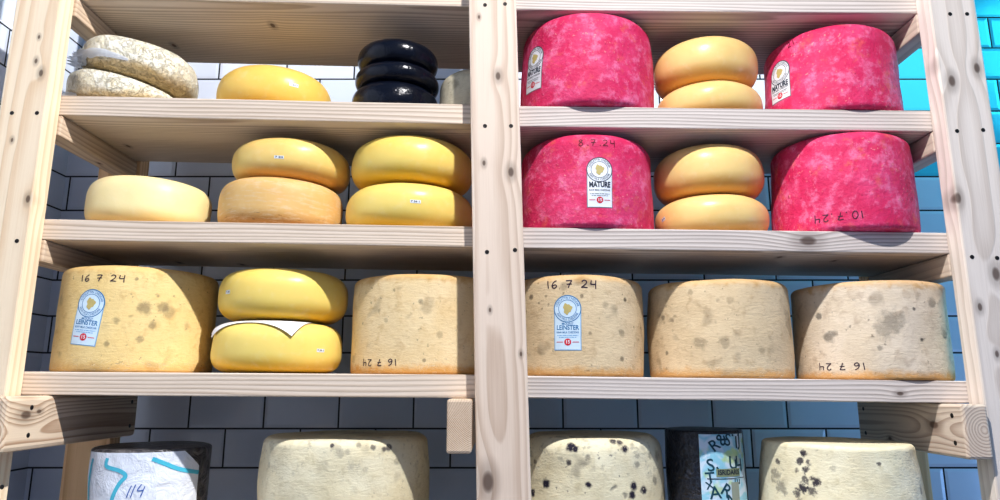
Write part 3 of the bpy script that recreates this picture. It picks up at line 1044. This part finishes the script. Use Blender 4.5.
handwriting(d5, '16 7 24', 841, 366.5, .0140, M_PEN, rot=PI, w=.0018, spread=1.35)

# white paper sheet between the two yellow wheels, corners drooping over the lower wheel
def paper_sheet(lo):
    """square sheet laid on the wheel; beyond the flat face it bends down along the wheel's profile"""
    tree, R, H = TREES[lo]
    prof = [p for p in prof_gouda(R, H, 3.0, .55) if p[1] >= H / 2 - 1e-6][::-1]      # top centre -> equator
    arc = [0.0]
    for p, q in zip(prof, prof[1:]):
        arc.append(arc[-1] + math.hypot(q[0] - p[0], q[1] - p[1]))
    def walk(s):
        for i in range(len(arc) - 1):
            if s <= arc[i + 1]:
                t = (s - arc[i]) / max(arc[i + 1] - arc[i], 1e-9)
                return prof[i][0] + (prof[i + 1][0] - prof[i][0]) * t, prof[i][1] + (prof[i + 1][1] - prof[i][1]) * t
        return prof[-1]
    A, B = Vector((.072, -.137)), Vector((-.124, -.098))
    ab = A - B
    bk = Vector((-ab.y, ab.x))
    n = 50
    bm = bmesh.new(); g = []
    for j in range(n + 1):
        row = []
        for i in range(n + 1):
            p = B + ab * (i / n) + bk * (j / n)
            s_ = p.length
            r, z = walk(s_)
            k = max(0.0, s_ - R * .62) / R
            r += .010 * k; z += .0009 + .005 * k
            d = p / max(s_, 1e-6)
            row.append(bm.verts.new((d.x * r, d.y * r, z)))
        g.append(row)
    for r0, r1 in zip(g, g[1:]):
        for k in range(n):
            bm.faces.new((r0[k], r0[k + 1], r1[k + 1], r1[k]))
    o = link('paper_sheet', bm, paper_mat('paper_white', s2l(240, 241, 246), .7), None, lo.location, True)
    o.rotation_euler = lo.rotation_euler
    tag(o, 'white paper sheet laid between two yellow wheels, corners hanging out', 'paper sheet')
paper_sheet(e1)

# ================= ROW 4 (lowest shelf)
f1 = wheel('wrapped_cheese_wheel', 'dark film-wrapped wheel with crumpled white and cyan front wrapper, lowest shelf', None,
           lambda H: wrap_dark('dark_film', 1, (0.03, 0.03, 0.036), (0.16, 0.15, 0.15)), 90, 209.5, 449.5, None, None, .03, base=Z4, seed=31, amp=.0022, pmid=470, rim=(.007, .006), belly=.006, top_d=.1)
sk = Skin(f1, 150, 472)
def wrapper_rows():
    top = TREES[f1][2] - sk.z - .006; bot = TREES[f1][2] * -.62
    rows = []
    n = 22
    for k in range(n + 1):
        v = bot + (top - bot) * k / n
        rt = .098 if v < top - .032 else .098 - (v - top + .032) * 1.15
        rows.append((v, -.150, rt))
    return rows
fl = link('front_wrapper', patch(sk, wrapper_rows(), 40, .0012), paper_mat('wrapper_white', s2l(226, 232, 242), .4, .9), f1, smooth=True)
fl['label'] = 'crumpled white plastic wrapper with cyan bands'
bm = bmesh.new()
stroke(bm, sk, [(-.083, .027), (-.082, .012), (-.055, .004), (-.042, -.006), (-.052, -.02), (-.062, -.045), (-.07, -.08)], .0075, .0022)
stroke(bm, sk, [(.002, .025), (.02, .017), (.05, .003), (.075, -.004), (.097, -.009)], .008, .0022)
stroke(bm, sk, [(-.128, .024), (-.133, 0), (-.134, -.03), (-.13, -.08)], .007, .0022)
link('stripe', bm, M_CYAN, fl)
bm = bmesh.new()
for s in ([(-.029, -.024), (-.033, -.034), (-.036, -.046)], [(-.022, -.022), (-.026, -.034), (-.029, -.046)],
          [(-.012, -.022), (-.018, -.033), (-.008, -.033)], [(-.006, -.026), (-.012, -.045)]):
    stroke(bm, sk, s, .0017, .0026)
link('pen_mark', bm, M_PENBLUE, fl)
f2 = wheel('cheddar_wheel', 'big cream wheel with few dark spots, left bay lowest shelf', GCREAM,
           ched(CREAM, 51, spots=.35, mould=.25), 256.5, 428.5, 440.5, None, None, .012, base=Z4, seed=32, amp=.0030, pmid=480, rim=(.016, .008), belly=.01, taper=.03)
f3 = wheel('blue_cheese_wheel', 'cream wheel pitted with dark blue mould holes beside middle post, lowest shelf', GCREAM,
           ched(CREAM, 52, spots=.7, mould=.35, spot_col=(.03, .026, .05)), 520, 664.5, 438.5, None, None, .012, base=Z4, seed=33, amp=.0026, pmid=480, rim=(.030, .008), belly=.01, taper=.02)
f4 = wheel('wrapped_cheese_wheel', 'narrow dark wrapped cheese with shiny pale blue lettered label, lowest shelf', None,
           lambda H: wrap_dark('navy_net', 2, (0.005, 0.006, 0.012), (0.014, 0.017, 0.028), True), 666.5, 746, 431, None, None, .06, base=Z4, seed=34, amp=.0010, pmid=470, rim=(.004, .004), belly=.004, top_d=.1)
sk = Skin(f4, 722, 472)
Hh = TREES[f4][2]
z_hi = Hh - sk.z - .006
lab = link('label', patch(sk, [(-.10 + (z_hi + .10) * k / 16, -.042, .070) for k in range(17)], 20, .0006), paper_mat('label_iridescent', s2l(206, 224, 240), .22, .2, irid=True), f4)
bm = bmesh.new()
for ch, u, v, r, s in (('&', .004, z_hi - .010, .9, .034), ('R', -.012, z_hi - .022, .6, .032), ('S', -.022, .012, .15, .034), ('T', -.024, -.012, .1, .03),
                       ('S', .017, z_hi - .012, -.2, .034), ('U', .028, .016, 0, .036), ('T', .040, z_hi - .016, 0, .04), ('H', .042, .010, .05, .034), ('J', .050, z_hi - .012, 0, .036),
                       ('A', -.016, -.040, .1, .034), ('R', .006, -.036, -.6, .034), ('A', .014, -.055, .3, .032), ('X', -.026, -.026, .2, .02), ('E', .036, -.020, 1.5, .022), ('I', -.004, .000, .6, .03)):
    add_text(bm, sk, ch, s, u, v, .0011, rot=r, bold=.0003)
link('big_lettering', bm, M_TEAL, lab)
band = link('label_band', patch(sk, [(-.009 + .015 * k / 4, -.012, .044) for k in range(5)], 12, .0014), plain('band_sage', s2l(138, 150, 120), .5), lab)
bm = bmesh.new()
add_text(bm, sk, 'ISRIDARIS', .0135, .016, -.0012, .0019, bold=.0004, wfit=.050)
link('band_lettering', bm, M_NAVY, band)
bm = patch(sk, [(-.0135 + .0014 * k, -.030, .060) for k in range(2)], 16, .0015)
link('rule', bm, M_NAVY, lab)
bd2 = link('label_panel', patch(sk, [(-.06 + .040 * k / 5, .018, .038) for k in range(6)], 6, .0014), plain('panel_sage', s2l(150, 160, 150), .5), lab)
f5 = wheel('cheddar_wheel', 'big cream wheel with dark speckled mould streak near right post, lowest shelf', GCREAM,
           ched(CREAM, 53, spots=.3, mould=.0), 755, 929, 447, None, None, -.060, base=Z4, seed=35, amp=.0022, pmid=480, rim=(.010, .008), belly=.008, taper=.10, tilt=.012, gap=.004)

# dark mould spots and soft grey stains at fixed places on the rinds
def stains(o, pts, col=(0.03, 0.026, 0.045), amp=1.8):
    m = o.data.materials[0]
    nt = m.node_tree
    T = NT.__new__(NT)
    T.m, T.t = m, nt
    b = [n for n in nt.nodes if n.type == 'BSDF_PRINCIPLED'][0]
    src = b.inputs['Base Color'].links[0].from_socket
    tc = T.n('ShaderNodeTexCoord').outputs['Object']
    wob = T.noise(tc, 75, 5, 0.65)
    wob2 = T.noise(tc, 240, 2, 0.6)
    acc = None
    for (px, py, r, st) in pts:
        p = hit(o, px, py)
        if p is None: continue
        rm = r * 1.35 / F
        L = T.vmath('LENGTH', T.vmath('SUBTRACT', tc, tuple(p)), out=1)
        q = T.math('ADD', T.math('DIVIDE', L, rm), T.math('MULTIPLY', T.math('SUBTRACT', wob, 0.5), amp))
        k = T.math('MULTIPLY', T.ramp(q, 1.25, 0.45), st)
        acc = k if acc is None else T.math('MAXIMUM', acc, k)
    acc = T.math('MULTIPLY', acc, T.ramp(wob2, 0.18, 0.40))
    c = T.mix(acc, src, col)
    nt.links.new(c, b.inputs['Base Color'])
GREY = (0.16, 0.125, 0.085)
stains(d1, [(145, 308, 7, .55), (163, 307, 6, .5), (152, 325, 4, .5), (140, 339, 4, .5), (107, 344, 3, .5), (116, 320, 4, .4), (137, 279, 2, .6), (158, 296, 2, .5)], GREY)
stains(d5, [(892, 322, 13, .5), (884, 330, 9, .4), (819, 316, 4, .7), (829, 337, 6, .6), (834, 334, 4, .6), (932, 303, 6, .5), (945, 335, 6, .5), (880, 348, 3, .5), (922, 340, 2, .8), (914, 309, 2, .8)], (0.11, 0.10, 0.085))
stains(d3, [(531, 297, 3, .8), (625, 300, 2.5, .9), (582, 296, 2, .7), (622, 333, 4, .5), (622, 359, 3, .7), (546, 296, 2, .5), (590, 333, 2, .6), (606, 305, 4, .35)], GREY)
stains(d4, [(700, 343, 7, .4), (725, 342, 6, .4), (663, 318, 3, .6), (667, 353, 2.5, .7), (690, 292, 3, .4), (730, 300, 4, .3), (762, 350, 4, .3)], GREY)
stains(d2, [(421, 302, 3, .5), (424, 360, 2, .6), (386, 320, 3, .3), (440, 335, 4, .3)], GREY)
stains(f3, [(570, 447, 5, 1), (575, 449, 3, 1), (625, 449, 4.5, 1), (569, 463, 3, .9), (546, 483, 5, 1), (589, 485, 3.5, 1), (634, 486, 4.5, 1), (644, 490, 4.5, 1), (632, 495, 4, 1),
            (533, 493, 4, 1), (572, 437, 4, .9), (587, 437, 4, .9), (613, 441, 4, .9), (620, 443, 4, .9), (535, 462, 3, .6), (588, 457, 3, .5), (637, 465, 4, .5), (655, 480, 5, .5), (650, 455, 4, .4)])
stains(f2, [(332, 445.5, 2.5, .9), (389, 448, 4.5, .8), (384, 449, 3, .8), (358, 445, 3.0, .5), (340, 454, 4.5, .3), (347, 452, 3, .3), (373, 447.5, 3, .7), (397, 461, 4, .3), (365, 470, 3, .2)])
stains(f5, [(803, 453, 3.5, .95), (800, 461, 3.5, .9), (808, 463, 3, .8), (805, 470, 4, .9), (797, 470, 3, .7), (815, 482, 4.5, .95), (806, 480, 4, .8), (802, 488, 5, .95), (812, 492, 4, .8), (798, 495, 4, .8),
            (778, 461, 3, .8), (776, 474, 7, .5), (781, 488, 6, .5), (879, 464, 2, .8), (833, 468, 3, .3), (921, 490, 4, .5)], amp=4.0)

# ------------------------------------------------------------------ light
lamp_d = bpy.data.lights.new('ceiling_spot', 'POINT')
lamp_d.shadow_soft_size = 0.018
lamp_d.color = (1.0, 0.975, 0.955)
lamp_d.energy = 1.0
lamp_d.use_nodes = True
lt = lamp_d.node_tree
em = [n for n in lt.nodes if n.type == 'EMISSION'][0]
lf = lt.nodes.new('ShaderNodeLightFalloff')
lf.inputs['Strength'].default_value = 50.0
lt.links.new(lf.outputs['Constant'], em.inputs['Strength'])
lamp = bpy.data.objects.new('ceiling_spot', lamp_d)
lamp.location = (0.22, 0.62, 2.50)
COL.objects.link(lamp)

def area(name, loc, target, size, energy, color):
    ld = bpy.data.lights.new(name, 'AREA')
    ld.energy = energy; ld.size = size; ld.color = color
    o = bpy.data.objects.new(name, ld)
    o.location = loc
    o.rotation_euler = (Vector(target) - Vector(loc)).to_track_quat('-Z', 'Y').to_euler()
    COL.objects.link(o)
    return o
area('cyan_wall_light', (2.1, 1.35, 2.5), (1.15, 1.86, 1.7), .5, 10, (0.05, 0.72, 0.92))
area('blue_side_light', (2.3, 0.9, 1.0), (1.0, 1.86, 1.15), .6, 7, (0.30, 0.52, 1.0))
area('front_fill', (-0.2, -1.1, 1.9), (0, 1.4, 1.5), 1.6, 1.2, (1.0, 0.97, 0.95))

w = bpy.data.worlds.new('world')
scene.world = w
w.use_nodes = True
bg = w.node_tree.nodes['Background']
bg.inputs[0].default_value = (0.42, 0.60, 1.0, 1)
bg.inputs[1].default_value = 0.32
scene.view_settings.view_transform = 'Standard'
scene.view_settings.look = 'None'
scene.view_settings.exposure = 0.2
scene.view_settings.gamma = 0.88
